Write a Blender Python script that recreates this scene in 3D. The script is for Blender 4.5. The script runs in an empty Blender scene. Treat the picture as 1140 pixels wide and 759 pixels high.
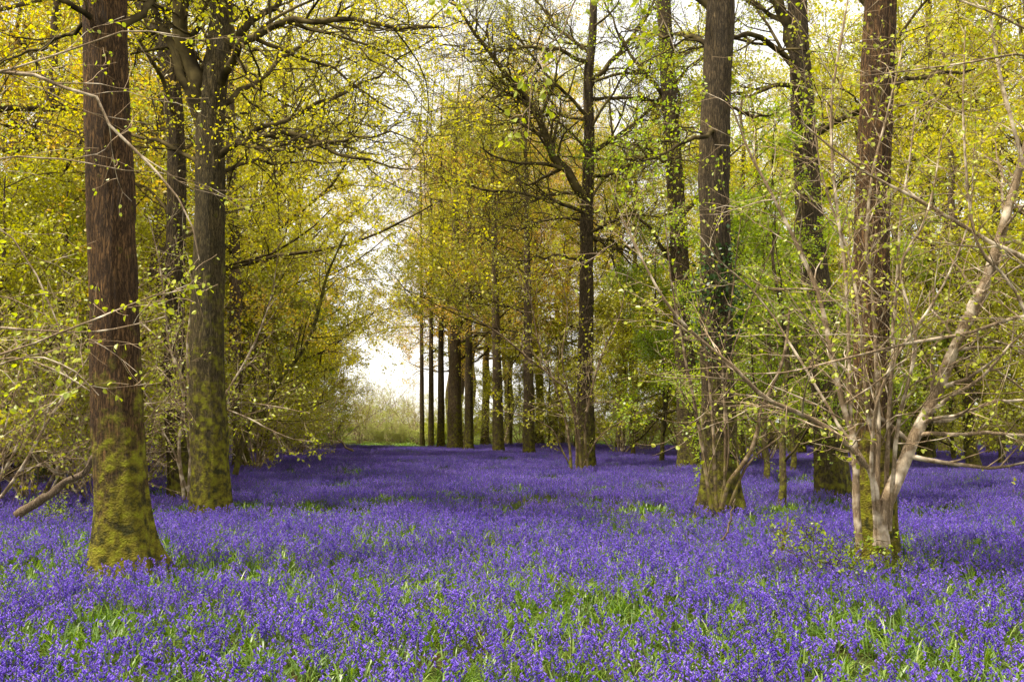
import bpy, math, random
import numpy as np
from mathutils import Vector, noise as mn
PI = math.pi
S = bpy.context.scene
COL = S.collection
rng = np.random.default_rng(7)
random.seed(7)

# ------------------------------------------------------------------ camera geometry
CAMZ = 1.70
F = 1108.0
TH = math.atan(90.5 / F)
cT, sT = math.cos(TH), math.sin(TH)
def W(px, py, D):
    """world point seen at photo pixel (px,py) at distance D along +Y"""
    u = (px - 570) / F; v = (379.5 - py) / F
    s = D / (cT - v * sT)
    return np.array([s * u, D, CAMZ + s * (v * cT + sT)])

def ground(x, y):
    x = np.asarray(x, float); y = np.asarray(y, float)
    z = 0.05 * np.sin(x * .45 + 1.3) * np.sin(y * .31) + 0.035 * np.sin(x * 1.1 + y * .6) + .03 * np.sin(y * .9 - x * .5)
    return z * np.clip(y / 8, 0, 1)

# ------------------------------------------------------------------ mesh helpers
def mesh_np(name, V, Fq, rnd=None, mats=(), midx=None, smooth=True, tri=None):
    """V (n,3), Fq (m,4) quads, tri (k,3)"""
    me = bpy.data.meshes.new(name)
    V = np.asarray(V, np.float32)
    Fq = np.asarray(Fq, np.int32).reshape(-1, 4)
    nq = len(Fq); nt = 0 if tri is None else len(tri)
    loops = Fq.ravel()
    if nt: loops = np.concatenate([loops, np.asarray(tri, np.int32).ravel()])
    me.vertices.add(len(V)); me.vertices.foreach_set('co', V.ravel())
    me.loops.add(len(loops)); me.loops.foreach_set('vertex_index', loops)
    me.polygons.add(nq + nt)
    ls = np.concatenate([np.arange(nq) * 4, nq * 4 + np.arange(nt) * 3]).astype(np.int32)
    me.polygons.foreach_set('loop_start', ls)
    if smooth: me.polygons.foreach_set('use_smooth', np.ones(nq + nt, bool))
    if midx is not None: me.polygons.foreach_set('material_index', np.asarray(midx, np.int32))
    if rnd is not None:
        a = me.attributes.new('rnd', 'FLOAT', 'POINT'); a.data.foreach_set('value', np.asarray(rnd, np.float32))
    for m in mats: me.materials.append(m)
    me.update(calc_edges=True)
    return me

def tubes(P, R, sides):
    """P (N,K,3) R (N,K) -> V,F"""
    N, K, _ = P.shape
    T = np.gradient(P, axis=1)
    T /= np.linalg.norm(T, axis=2, keepdims=True) + 1e-9
    Tm = T.mean(axis=1)
    ref = np.where(np.abs(Tm[:, 2:3]) < .8, np.array([[0, 0, 1.]]), np.array([[1., 0, 0]]))
    ref = np.repeat(ref[:, None], K, 1)
    A = np.cross(T, ref); A /= np.linalg.norm(A, axis=2, keepdims=True) + 1e-9
    B = np.cross(T, A)
    th = np.arange(sides) * 2 * PI / sides
    V = P[:, :, None] + R[:, :, None, None] * (np.cos(th)[None, None, :, None] * A[:, :, None] + np.sin(th)[None, None, :, None] * B[:, :, None])
    idx = np.arange(N * K * sides).reshape(N, K, sides)
    nx = np.roll(idx, -1, axis=2)
    Fq = np.stack([idx[:, :-1], nx[:, :-1], nx[:, 1:], idx[:, 1:]], -1).reshape(-1, 4)
    return V.reshape(-1, 3), Fq

def join(parts):
    Vs, Fs, off = [], [], 0
    for V, Fq in parts:
        Vs.append(V); Fs.append(Fq + off); off += len(V)
    return np.concatenate(Vs), np.concatenate(Fs)

def resample(pts, K):
    """Catmull-Rom through pts (n,d) -> K points"""
    pts = np.asarray(pts, float)
    n = len(pts)
    if n == 2:
        t = np.linspace(0, 1, K)[:, None]; return pts[0] * (1 - t) + pts[1] * t
    seg = np.linalg.norm(np.diff(pts[:, :3], axis=0), axis=1); cum = np.concatenate([[0], np.cumsum(seg)]); cum /= cum[-1]
    ex = np.vstack([2 * pts[0] - pts[1], pts, 2 * pts[-1] - pts[-2]])
    out = []
    for s in np.linspace(0, 1, K):
        i = min(max(np.searchsorted(cum, s, 'right') - 1, 0), n - 2)
        t = (s - cum[i]) / max(cum[i + 1] - cum[i], 1e-9)
        p0, p1, p2, p3 = ex[i], ex[i + 1], ex[i + 2], ex[i + 3]
        out.append(.5 * ((2 * p1) + (-p0 + p2) * t + (2 * p0 - 5 * p1 + 4 * p2 - p3) * t * t + (-p0 + 3 * p1 - 3 * p2 + p3) * t ** 3))
    return np.array(out)

def unit(a): return a / (np.linalg.norm(a, axis=-1, keepdims=True) + 1e-9)

def spawn(P, R, n, rg, t0=.25, t1=1., ang=.9, angj=.25, lenr=.5, fall=.5, K=5, wob=.12, trop=(0, 0, .03), rr=.55, tip=.25, lmin=0, rmin=.002, flat=1., lmax=99):
    """children of every polyline (vectorised)"""
    N, K0, _ = P.shape
    n = np.broadcast_to(np.asarray(n), (N,))
    pid = np.repeat(np.arange(N), n); M = len(pid)
    start = np.concatenate([[0], np.cumsum(n)[:-1]])
    k = np.arange(M) - start[pid]
    tt = (k + rg.random(M)) / n[pid]
    t = t0 + (t1 - t0) * tt
    f = t * (K0 - 1); i = np.minimum(f.astype(int), K0 - 2); w = (f - i)[:, None]
    pos = P[pid, i] * (1 - w) + P[pid, i + 1] * w
    tan = unit(P[pid, i + 1] - P[pid, i])
    rp = R[pid, i] * (1 - w[:, 0]) + R[pid, i + 1] * w[:, 0]
    pl = np.linalg.norm(np.diff(P, axis=1), axis=2).sum(1)[pid]
    ref = unit(rg.normal(size=(M, 3))); perp = unit(np.cross(tan, ref))
    perp2 = np.cross(tan, perp)
    az = k * 2.4 + rg.random(M) * 1.2
    sd = np.cos(az)[:, None] * perp + np.sin(az)[:, None] * perp2
    sd[:, 2] *= flat; sd = unit(sd)
    a = (ang + angj * rg.normal(size=M))[:, None]
    d = unit(np.cos(a) * tan + np.sin(a) * sd)
    L = np.clip(np.clip(pl * lenr, 0, lmax) * (1 - fall * tt) * (.65 + .7 * rg.random(M)), lmin, None)
    out = np.zeros((M, K, 3)); out[:, 0] = pos
    trop = np.asarray(trop, float)
    for j in range(1, K):
        d = unit(d + wob * rg.normal(size=(M, 3)) + trop)
        out[:, j] = out[:, j - 1] + d * (L / (K - 1))[:, None]
    r0 = np.maximum(rp * rr * (.7 + .5 * rg.random(M)), rmin)
    Rr = np.maximum(r0[:, None] * np.linspace(1, tip, K)[None], rmin * .7)
    return out, Rr

def leaves(P, m, rg, size=.07, t0=.1, spread=.04, droop=.3, wide=.36, up=.6, fine=False):
    """m leaf quads per polyline"""
    N, K, _ = P.shape
    pid = np.repeat(np.arange(N), m); M = len(pid)
    t = t0 + (1 - t0) * rg.random(M) ** .7
    f = t * (K - 1); i = np.minimum(f.astype(int), K - 2); w = (f - i)[:, None]
    pos = P[pid, i] * (1 - w) + P[pid, i + 1] * w + rg.normal(size=(M, 3)) * spread
    tan = unit(P[pid, i + 1] - P[pid, i])
    ax = unit(tan * .5 + rg.normal(size=(M, 3)) * .8 + np.array([0, 0, -droop]))
    nrm = unit(rg.normal(size=(M, 3)) * .8 + np.array([0, 0, up]))
    side = unit(np.cross(nrm, ax)); nr = np.cross(ax, side)
    s = (size * (.55 + .8 * rg.random(M)))[:, None]
    a = pos; b = pos + ax * s * .48 + side * s * wide + nr * s * .1; c = pos + ax * s; d = pos + ax * s * .48 - side * s * wide + nr * s * .1
    if fine:   # rounded leaf folded along the midrib
        l1 = pos + ax * s * .28 + side * s * wide * .85 + nr * s * .12; l2 = pos + ax * s * .68 + side * s * wide * .8 + nr * s * .08
        r1 = pos + ax * s * .28 - side * s * wide * .85 + nr * s * .12; r2 = pos + ax * s * .68 - side * s * wide * .8 + nr * s * .08
        c = c - nr * s * .1
        V = np.stack([a, l1, l2, c, a, c, r2, r1], 1).reshape(-1, 3)
        cl = rg.random(N)[pid] * .5 + rg.random(M) * .5
        return V, None, np.repeat(cl, 8)
    V = np.stack([a, b, c, d], 1).reshape(-1, 3)
    Fq = np.arange(M * 4).reshape(-1, 4)
    # colour value: clusters share a tendency
    cl = rg.random(N)[pid] * .5 + rg.random(M) * .5
    return V, Fq, np.repeat(cl, 4)

# ------------------------------------------------------------------ materials
def newmat(name):
    m = bpy.data.materials.new(name); m.use_nodes = True
    nt = m.node_tree; nt.nodes.clear()
    out = nt.nodes.new('ShaderNodeOutputMaterial')
    return m, nt, out
def N_(nt, t, **kw):
    n = nt.nodes.new(t)
    for k, v in kw.items():
        if hasattr(n, k): setattr(n, k, v)
        else: n.inputs[k.replace('_', ' ')].default_value = v
    return n
def ramp(nt, stops, fac=None, interp='LINEAR'):
    n = nt.nodes.new('ShaderNodeValToRGB'); cr = n.color_ramp; cr.interpolation = interp
    while len(cr.elements) < len(stops): cr.elements.new(.5)
    for e, (p, c) in zip(cr.elements, stops): e.position = p; e.color = (*c, 1) if len(c) == 3 else c
    if fac is not None: nt.links.new(fac, n.inputs[0])
    return n

def leaf_mat(name, stops, trans=.6, bright=1.5):
    m, nt, out = newmat(name)
    at = N_(nt, 'ShaderNodeAttribute', attribute_name='rnd')
    oi = N_(nt, 'ShaderNodeObjectInfo')
    mx = N_(nt, 'ShaderNodeMath', operation='MULTIPLY_ADD'); nt.links.new(oi.outputs['Random'], mx.inputs[0]); mx.inputs[1].default_value = .3
    s2 = N_(nt, 'ShaderNodeMath', operation='MULTIPLY'); nt.links.new(at.outputs['Fac'], s2.inputs[0]); s2.inputs[1].default_value = .7
    nt.links.new(s2.outputs[0], mx.inputs[2])
    r = ramp(nt, stops, mx.outputs[0])
    d = N_(nt, 'ShaderNodeBsdfDiffuse'); nt.links.new(r.outputs[0], d.inputs[0])
    hs = N_(nt, 'ShaderNodeHueSaturation'); hs.inputs['Value'].default_value = bright; hs.inputs['Saturation'].default_value = 1.08; hs.inputs['Hue'].default_value = .503
    nt.links.new(r.outputs[0], hs.inputs['Color'])
    t = N_(nt, 'ShaderNodeBsdfTranslucent'); nt.links.new(hs.outputs[0], t.inputs[0])
    mix = N_(nt, 'ShaderNodeMixShader'); mix.inputs[0].default_value = trans
    nt.links.new(d.outputs[0], mix.inputs[1]); nt.links.new(t.outputs[0], mix.inputs[2])
    g = N_(nt, 'ShaderNodeBsdfGlossy'); g.inputs['Roughness'].default_value = .45; g.inputs['Color'].default_value = (1, 1, 1, 1)
    mg = N_(nt, 'ShaderNodeMixShader'); mg.inputs[0].default_value = .035
    nt.links.new(mix.outputs[0], mg.inputs[1]); nt.links.new(g.outputs[0], mg.inputs[2])
    nt.links.new(mg.outputs[0], out.inputs[0])
    return m

def bark_mat(name, dark, light, sc=1., moss=None, moss_h=1.6, moss_amt=0., ridge=1., bump=.6, pale=None, moss_x=.2):
    """fissured bark, optional moss growing up from the base"""
    m, nt, out = newmat(name); L = nt.links
    tc = N_(nt, 'ShaderNodeTexCoord'); mp = N_(nt, 'ShaderNodeMapping'); L.new(tc.outputs['Object'], mp.inputs[0])
    mp.inputs['Scale'].default_value = (22 * sc, 22 * sc, 3.2 * sc)
    n1 = N_(nt, 'ShaderNodeTexNoise'); L.new(mp.outputs[0], n1.inputs['Vector']); n1.inputs['Scale'].default_value = 1.; n1.inputs['Detail'].default_value = 8; n1.inputs['Roughness'].default_value = .68; n1.inputs['Distortion'].default_value = 1.2
    vo = N_(nt, 'ShaderNodeTexVoronoi', feature='DISTANCE_TO_EDGE'); vo.inputs['Scale'].default_value = 1.3
    ad = N_(nt, 'ShaderNodeVectorMath', operation='ADD'); L.new(mp.outputs[0], ad.inputs[0])
    sc_ = N_(nt, 'ShaderNodeVectorMath', operation='SCALE'); L.new(n1.outputs['Color'], sc_.inputs[0]); sc_.inputs['Scale'].default_value = 2.6
    L.new(sc_.outputs[0], ad.inputs[1]); L.new(ad.outputs[0], vo.inputs['Vector'])
    n2 = N_(nt, 'ShaderNodeTexNoise'); L.new(tc.outputs['Object'], n2.inputs['Vector']); n2.inputs['Scale'].default_value = 2.3; n2.inputs['Detail'].default_value = 4
    h = N_(nt, 'ShaderNodeMath', operation='MULTIPLY'); r0 = ramp(nt, [(0, (0, 0, 0)), (.42, (1, 1, 1))], vo.outputs['Distance']); L.new(r0.outputs[0], h.inputs[0])
    r1 = ramp(nt, [(.3, (.35, .35, .35)), (.7, (1, 1, 1))], n1.outputs['Fac']); L.new(r1.outputs[0], h.inputs[1])
    cr = ramp(nt, [(0, dark), (.45, tuple(.5 * a + .5 * b for a, b in zip(dark, light))), (1, light)], h.outputs[0])
    hv = N_(nt, 'ShaderNodeMix', data_type='RGBA', blend_type='MULTIPLY'); hv.inputs[0].default_value = .7
    vr = ramp(nt, [(.3, (.55, .55, .55)), (.7, (1.25, 1.15, 1.05))], n2.outputs['Fac'])
    L.new(cr.outputs[0], hv.inputs[6]); L.new(vr.outputs[0], hv.inputs[7])
    col = hv.outputs[2]
    if pale:
        n3 = N_(nt, 'ShaderNodeTexNoise'); L.new(tc.outputs['Object'], n3.inputs['Vector']); n3.inputs['Scale'].default_value = 5.; n3.inputs['Detail'].default_value = 3
        pr = ramp(nt, [(.5, (0, 0, 0)), (.68, (1, 1, 1))], n3.outputs['Fac'])
        mm = N_(nt, 'ShaderNodeMix', data_type='RGBA'); L.new(pr.outputs[0], mm.inputs[0]); L.new(col, mm.inputs[6]); mm.inputs[7].default_value = (*pale, 1); col = mm.outputs[2]
    if moss:
        sx = N_(nt, 'ShaderNodeSeparateXYZ'); L.new(tc.outputs['Object'], sx.inputs[0])
        mr = N_(nt, 'ShaderNodeMapRange'); L.new(sx.outputs['Z'], mr.inputs[0]); mr.inputs[1].default_value = .25; mr.inputs[2].default_value = moss_h; mr.inputs[3].default_value = moss_amt; mr.inputs[4].default_value = moss_amt * .32
        mx_ = N_(nt, 'ShaderNodeMath', operation='MULTIPLY_ADD'); L.new(sx.outputs['X'], mx_.inputs[0]); mx_.inputs[1].default_value = moss_x; L.new(mr.outputs[0], mx_.inputs[2]); mr = mx_
        n4 = N_(nt, 'ShaderNodeTexNoise'); L.new(tc.outputs['Object'], n4.inputs['Vector']); n4.inputs['Scale'].default_value = 4.5; n4.inputs['Detail'].default_value = 6; n4.inputs['Roughness'].default_value = .7
        sm = N_(nt, 'ShaderNodeMath', operation='ADD'); L.new(mr.outputs[0], sm.inputs[0]); L.new(n4.outputs['Fac'], sm.inputs[1])
        mk = ramp(nt, [(.80, (0, 0, 0)), (1.0, (1, 1, 1))], sm.outputs[0])
        n5 = N_(nt, 'ShaderNodeTexNoise'); L.new(tc.outputs['Object'], n5.inputs['Vector']); n5.inputs['Scale'].default_value = 9; n5.inputs['Detail'].default_value = 4
        mc = ramp(nt, [(.38, (moss[0] * .3, moss[1] * .28, moss[2] * .6)), (.5, (moss[0] * 1.1, moss[1] * .85, moss[2])), (.64, (moss[0] * 1.6, moss[1] * 1.5, moss[2]))], n5.outputs['Fac'])
        mm = N_(nt, 'ShaderNodeMix', data_type='RGBA'); L.new(mk.outputs[0], mm.inputs[0]); L.new(col, mm.inputs[6]); L.new(mc.outputs[0], mm.inputs[7]); col = mm.outputs[2]
    hh = h.outputs[0]
    if moss:
        n6 = N_(nt, 'ShaderNodeTexNoise'); L.new(tc.outputs['Object'], n6.inputs['Vector']); n6.inputs['Scale'].default_value = 45; n6.inputs['Detail'].default_value = 4
        mh = N_(nt, 'ShaderNodeMath', operation='MULTIPLY_ADD'); L.new(n6.outputs['Fac'], mh.inputs[0]); mh.inputs[1].default_value = 1.3; mh.inputs[2].default_value = .5
        mb = N_(nt, 'ShaderNodeMix', data_type='FLOAT'); L.new(mk.outputs[0], mb.inputs[0]); L.new(h.outputs[0], mb.inputs[2]); L.new(mh.outputs[0], mb.inputs[3]); hh = mb.outputs[0]
    b = N_(nt, 'ShaderNodeBump'); b.inputs['Strength'].default_value = bump; b.inputs['Distance'].default_value = .035 * ridge; L.new(hh, b.inputs['Height'])
    p = N_(nt, 'ShaderNodeBsdfPrincipled'); L.new(col, p.inputs['Base Color']); p.inputs['Roughness'].default_value = .9; p.inputs['Specular IOR Level'].default_value = .2
    L.new(b.outputs[0], p.inputs['Normal']); L.new(p.outputs[0], out.inputs[0])
    return m

def twig_mat(name, c1, c2, sc=3.):
    m, nt, out = newmat(name); L = nt.links
    tc = N_(nt, 'ShaderNodeTexCoord')
    n = N_(nt, 'ShaderNodeTexNoise'); L.new(tc.outputs['Object'], n.inputs['Vector']); n.inputs['Scale'].default_value = sc; n.inputs['Detail'].default_value = 3
    r = ramp(nt, [(.35, c1), (.65, c2)], n.outputs['Fac'])
    p = N_(nt, 'ShaderNodeBsdfDiffuse'); L.new(r.outputs[0], p.inputs[0]); L.new(p.outputs[0], out.inputs[0])
    return m

M = {}
M['leaf_yellow'] = leaf_mat('yellow_green_leaf', [(0, (.20, .215, .007)), (.4, (.42, .395, .009)), (.75, (.62, .53, .012)), (1, (.72, .50, .015))], trans=.55, bright=1.4)
M['leaf_green'] = leaf_mat('fresh_green_leaf', [(0, (.11, .18, .008)), (.5, (.26, .34, .012)), (1, (.46, .47, .02))])
M['leaf_olive'] = leaf_mat('olive_leaf', [(0, (.15, .17, .008)), (.5, (.33, .32, .012)), (1, (.54, .48, .018))], trans=.55, bright=1.35)
M['leaf_copper'] = leaf_mat('copper_young_leaf', [(0, (.36, .28, .02)), (.45, (.56, .40, .045)), (.85, (.60, .36, .10)), (1, (.58, .48, .05))])
M['leaf_hazel'] = leaf_mat('hazel_leaf', [(0, (.24, .29, .02)), (.5, (.40, .43, .03)), (1, (.58, .57, .06))], trans=.5, bright=1.25)
M['leaf_ivy'] = leaf_mat('ivy_leaf', [(0, (.015, .035, .008)), (.6, (.04, .08, .012)), (1, (.1, .16, .02))], trans=.2)
M['leaf_pale'] = leaf_mat('pale_far_leaf', [(0, (.30, .34, .08)), (.5, (.42, .44, .12)), (1, (.5, .48, .2))])  # paleness stands in for distance haze, mixed into the leaf colour
M['bark_red'] = bark_mat('reddish_brown_bark', (.020, .011, .005), (.38, .21, .080), moss=(.115, .12, .008), moss_h=2.9, moss_amt=.61, bump=.9)
M['bark_mossy'] = bark_mat('green_mossy_bark', (.026, .020, .009), (.27, .205, .09), moss=(.10, .105, .008), moss_h=6., moss_amt=.53, bump=.8)
M['bark_dark'] = bark_mat('dark_brown_bark', (.024, .017, .009), (.24, .175, .09), moss=(.08, .085, .008), moss_h=4.5, moss_amt=.50, bump=.8)
M['bark_far'] = bark_mat('brown_ridged_bark', (.045, .030, .016), (.27, .20, .12), moss=(.09, .095, .012), moss_h=6, moss_amt=.46)
M['hazel_bark'] = bark_mat('pale_hazel_bark', (.15, .105, .06), (.50, .38, .24), sc=1.6, moss_x=0, bump=.45, ridge=.4, pale=(.72, .60, .44), moss=(.13, .13, .02), moss_h=.9, moss_amt=.34)
M['limb'] = twig_mat('mossy_limb_bark', (.030, .023, .013), (.115, .088, .038))
M['limb_dark'] = twig_mat('dark_limb_bark', (.025, .018, .012), (.09, .062, .036))
M['twig_pink'] = twig_mat('bare_pinkish_twig', (.30, .20, .12), (.54, .37, .25))
M['twig_brown'] = twig_mat('bare_brown_twig', (.085, .058, .030), (.20, .14, .075))
M['twig_pale'] = twig_mat('pale_hazel_twig', (.24, .165, .09), (.52, .38, .24))
M['hazel_brown'] = bark_mat('brown_hazel_bark', (.06, .04, .02), (.26, .18, .10), sc=1.6, moss_x=0, bump=.35, ridge=.4, pale=(.36, .27, .17), moss=(.10, .10, .01), moss_h=2.5, moss_amt=.42)
M['dead'] = bark_mat('dead_wood', (.09, .06, .035), (.46, .36, .24), sc=1.3, bump=.6)

# ------------------------------------------------------------------ object helpers
def link(name, data, parent=None, loc=None):
    o = bpy.data.objects.new(name, data); COL.objects.link(o)
    if parent is not None: o.parent = parent
    if loc is not None: o.location = loc
    return o
def thing(name, label, cat, loc=(0, 0, 0), group=None):
    o = link(name, None, None, loc); o.empty_display_size = .3
    o['label'] = label; o['category'] = cat
    if group: o['group'] = group
    return o
def wood(name, lv, mats, sides, parent, loc):
    """lv list of (P,R); local coords relative to loc"""
    tb = [tubes(P, R, s) for (P, R), s in zip(lv, sides)]
    V, Fq = join(tb)
    mi = np.concatenate([np.full(len(f), min(i, len(mats) - 1) if len(mats) == len(lv) else 0) for i, (v, f) in enumerate(tb)])
    return link(name, mesh_np(name, V - np.asarray(loc), Fq, mats=mats, midx=mi), parent)
def leafobj(name, lf, mat, parent, loc):
    V = np.concatenate([l[0] for l in lf]) - np.asarray(loc); r = np.concatenate([l[2] for l in lf])
    return link(name, mesh_np(name, V, np.arange(len(V)).reshape(-1, 4), rnd=r, mats=[mat], smooth=False), parent)

def trunk_mesh(name, pts, rad, mat, loc, flare=.6, lobes=5, K=90, sides=36, rough=.05, seed=0, fh=.35):
    """lumpy tapered trunk with root flare; pts world (n,3), rad (n,)"""
    rg = np.random.default_rng(seed)
    pr = resample(np.column_stack([pts, rad]), K)
    P, R = pr[:, :3], pr[:, 3]
    # squeeze samples towards the base
    T = unit(np.gradient(P, axis=0))
    A = unit(np.cross(T, np.array([0, 1., 0]))); B = np.cross(T, A)
    th = np.arange(sides) * 2 * PI / sides
    h = (P[:, 2] - loc[2])[:, None]
    ph = rg.random(3) * 6.28
    fl = 1 + flare * np.exp(-np.maximum(h, 0) / fh) * (1 + .45 * np.cos(lobes * th + ph[0]) + .25 * np.cos((lobes - 2) * th + ph[1]))
    lump = 1 + rough * (np.sin(th * 3 + h * 1.3 + ph[2]) * .5 + np.sin(th * 7 + h * 2.1 + ph[0] + 2 * np.sin(h * .8)) * .4 + np.sin(th * 2 - h * 2.7) * .4)
    nz = np.zeros((K, sides))
    for i in range(K):
        for j in range(sides):
            x, y = math.cos(th[j]), math.sin(th[j])
            nz[i, j] = mn.noise(Vector((x * 2.5 + seed * 7.1, y * 2.5, h[i, 0] * 1.7))) + .6 * mn.noise(Vector((x * 6 + seed, y * 6, h[i, 0] * 5)))
    ridge = np.abs(np.sin(th[None] * (sides // 5) * .5 + nz * 2.2 + h * .25)) if sides > 30 else 0
    rr = R[:, None] * fl * lump * (1 + nz * rough * 1.3) * (1 + .045 * (ridge - .5) if sides > 30 else 1)
    V = P[:, None] + rr[:, :, None] * (np.cos(th)[None, :, None] * A[:, None] + np.sin(th)[None, :, None] * B[:, None])
    idx = np.arange(K * sides).reshape(K, sides); nx = np.roll(idx, -1, 1)
    Fq = np.stack([idx[:-1], nx[:-1], nx[1:], idx[1:]], -1).reshape(-1, 4)
    return mesh_np(name, V.reshape(-1, 3) - np.asarray(loc), Fq, mats=[mat]), P, R

def pixpath(pp, D):
    """[(px,py[,dD])...] -> world pts"""
    return np.array([W(p[0], p[1], D + (p[2] if len(p) > 2 else 0)) for p in pp])

def jitterize(P, amt, rg):
    K = len(P); n = rg.normal(size=(K, 3)) * amt; n[0] = 0
    return P + n

# ------------------------------------------------------------------ hero trees
def hero(name, label, cat, D, trunkpx, r0, r1, mat, limbs=(), auto=0, auto_z=(3, 12), seed=1, flare=.6, lobes=5, limbmat=None, leafmat=None, twigmat=None,
         autolen=5., leafn=5, leafsize=.075, group=None, fh=.35, dens=1., rough=.05, autodir=None, sides=80, up=.02):
    rg = np.random.default_rng(seed)
    limbmat = limbmat or M['limb']; leafmat = leafmat or M['leaf_yellow']; twigmat = twigmat or limbmat
    p = pixpath(trunkpx, D)
    base = p[0].copy(); g = float(ground(base[0], D)) - .12
    base[2] = g; p = np.vstack([base, p[1:]])
    # drop the first visible px to ground level: the trunk continues below the flowers
    rad = np.linspace(r0, r1, len(p))
    if r1 > .08:   # carry the stem on above the frame and taper it out
        dd = unit(p[-1] - p[-2]) * .5 + np.array([0, 0, .5]); p = np.vstack([p, p[-1] + dd * 3, p[-1] + dd * 7]); rad = np.concatenate([rad, [r1 * .55, .02]])
    root = thing(name, label, cat, (base[0], base[1], g + .12), group)
    loc = np.array([base[0], base[1], g + .12])
    me, P, R = trunk_mesh('trunk', p, rad, mat, loc, flare=flare, lobes=lobes, seed=seed, fh=fh, rough=rough, sides=sides, K=170 if sides > 30 else 60)
    link('trunk', me, root)
    paths = []
    for lp in limbs:
        px, ra, rb = lp[:3]
        pts = pixpath(px, D)
        K = 14
        q = resample(pts, K); q = jitterize(q, np.linalg.norm(q[-1] - q[0]) * .008, rg)
        paths.append((q, np.linspace(ra, rb, K)))
    for k in range(auto):
        z = auto_z[0] + (auto_z[1] - auto_z[0]) * (k + rg.random()) / auto
        i = int(np.argmin(np.abs(P[:, 2] - z)))
        az = rg.random() * 6.28 if autodir is None else autodir[k % len(autodir)] + rg.normal() * .3
        el = rg.uniform(.1, .8)
        d = np.array([math.cos(az) * math.cos(el), math.sin(az) * math.cos(el), math.sin(el)])
        L = autolen * rg.uniform(.6, 1.3); K = 12; q = [P[i]]
        for j in range(K - 1):
            d = unit(d + rg.normal(size=3) * .16 + np.array([0, 0, up])); q.append(q[-1] + d * L / (K - 1))
        ra = R[i] * rg.uniform(.18, .36)
        paths.append((np.array(q), np.linspace(ra, ra * .25, K)))
    for q, ra in paths:
        P0, R0 = q[None], ra[None]
        L = np.linalg.norm(np.diff(q, axis=0), axis=1).sum()
        n1 = max(3, int(L * 2.6 * dens))
        P1, R1 = spawn(P0, R0, n1, rg, t0=.15, ang=.85, lenr=.42, fall=.4, K=8, wob=.22, trop=(0, 0, .02), rr=.5, rmin=.008, flat=.6, lmax=2.6)
        P2, R2 = spawn(P1, R1, 6, rg, t0=.15, ang=.8, lenr=.5, fall=.3, K=6, wob=.22, rr=.55, rmin=.005, lmin=.25, flat=.6)
        P3, R3 = spawn(P2, R2, 4, rg, t0=.2, ang=.75, lenr=.55, fall=.3, K=4, wob=.2, rr=.6, rmin=.0032, lmin=.15)
        lo = wood('limb', [(P0, R0), (P1, R1), (P2, R2), (P3, R3)], [limbmat, limbmat, limbmat, twigmat], (10, 5, 4, 3), root, loc)
        leafobj('foliage', [leaves(P3, leafn, rg, size=leafsize, fine=D < 25), leaves(P2, max(1, leafn // 2), rg, size=leafsize, fine=D < 25)], leafmat, lo, loc)
    return root

# ------------------------------------------------------------------ template trees for the wood behind
def make_tree(label, seed, H=18, r0=.3, cs=.22, nl=16, spread=.42, leafn=6, leafsize=.10, lmat='leaf_yellow', bark='bark_far', tw='twig_brown', wob=.2, lean=.03, el=.5, name='woodland_tree', cat='tree', nb=7, l3=5):
    rg = np.random.default_rng(seed)
    K = 14
    pts = np.zeros((K, 3)); pts[:, 2] = np.linspace(-.15, H, K)
    off = np.cumsum(rg.normal(size=(K, 2)) * H * .006, axis=0) + np.linspace(0, 1, K)[:, None] * rg.normal(size=2) * H * lean
    pts[:, :2] += off - off[0]
    rad = r0 * np.linspace(1, .12, K) ** .8
    root = thing(name, label, cat)
    me, P, R = trunk_mesh('trunk', pts, rad, M[bark], (0, 0, 0), flare=.45, K=50, sides=14, seed=seed, rough=.06)
    link('trunk', me, root)
    P0, R0 = P[None], R[None]
    P1, R1 = spawn(P0, R0, nl, rg, t0=cs, t1=.98, ang=1.15, angj=.2, lenr=spread, fall=.55, K=10, wob=wob * .8, trop=(0, 0, .05), rr=.42, tip=.2, rmin=.02)
    P2, R2 = spawn(P1, R1, nb, rg, t0=.2, ang=.8, lenr=.45, fall=.4, K=7, wob=wob, trop=(0, 0, .02), rr=.5, rmin=.011, flat=.7)
    P3, R3 = spawn(P2, R2, 6, rg, t0=.15, ang=.8, lenr=.5, fall=.3, K=5, wob=wob, rr=.55, rmin=.0065, lmin=.3, flat=.7)
    P4, R4 = spawn(P3, R3, l3, rg, t0=.2, ang=.7, lenr=.6, fall=.3, K=3, wob=.2, rr=.6, rmin=.0045, lmin=.25)
    wood('branchwork', [(P1, R1), (P2, R2), (P3, R3), (P4, R4)], [M['limb'], M['limb'], M[tw], M[tw]], (6, 4, 3, 3), root, (0, 0, 0))
    if leafn:
        leafobj('crown', [leaves(P4, leafn, rg, size=leafsize, spread=.07), leaves(P3, 2, rg, size=leafsize, spread=.07)], M[lmat], root, (0, 0, 0))
    return root

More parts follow.
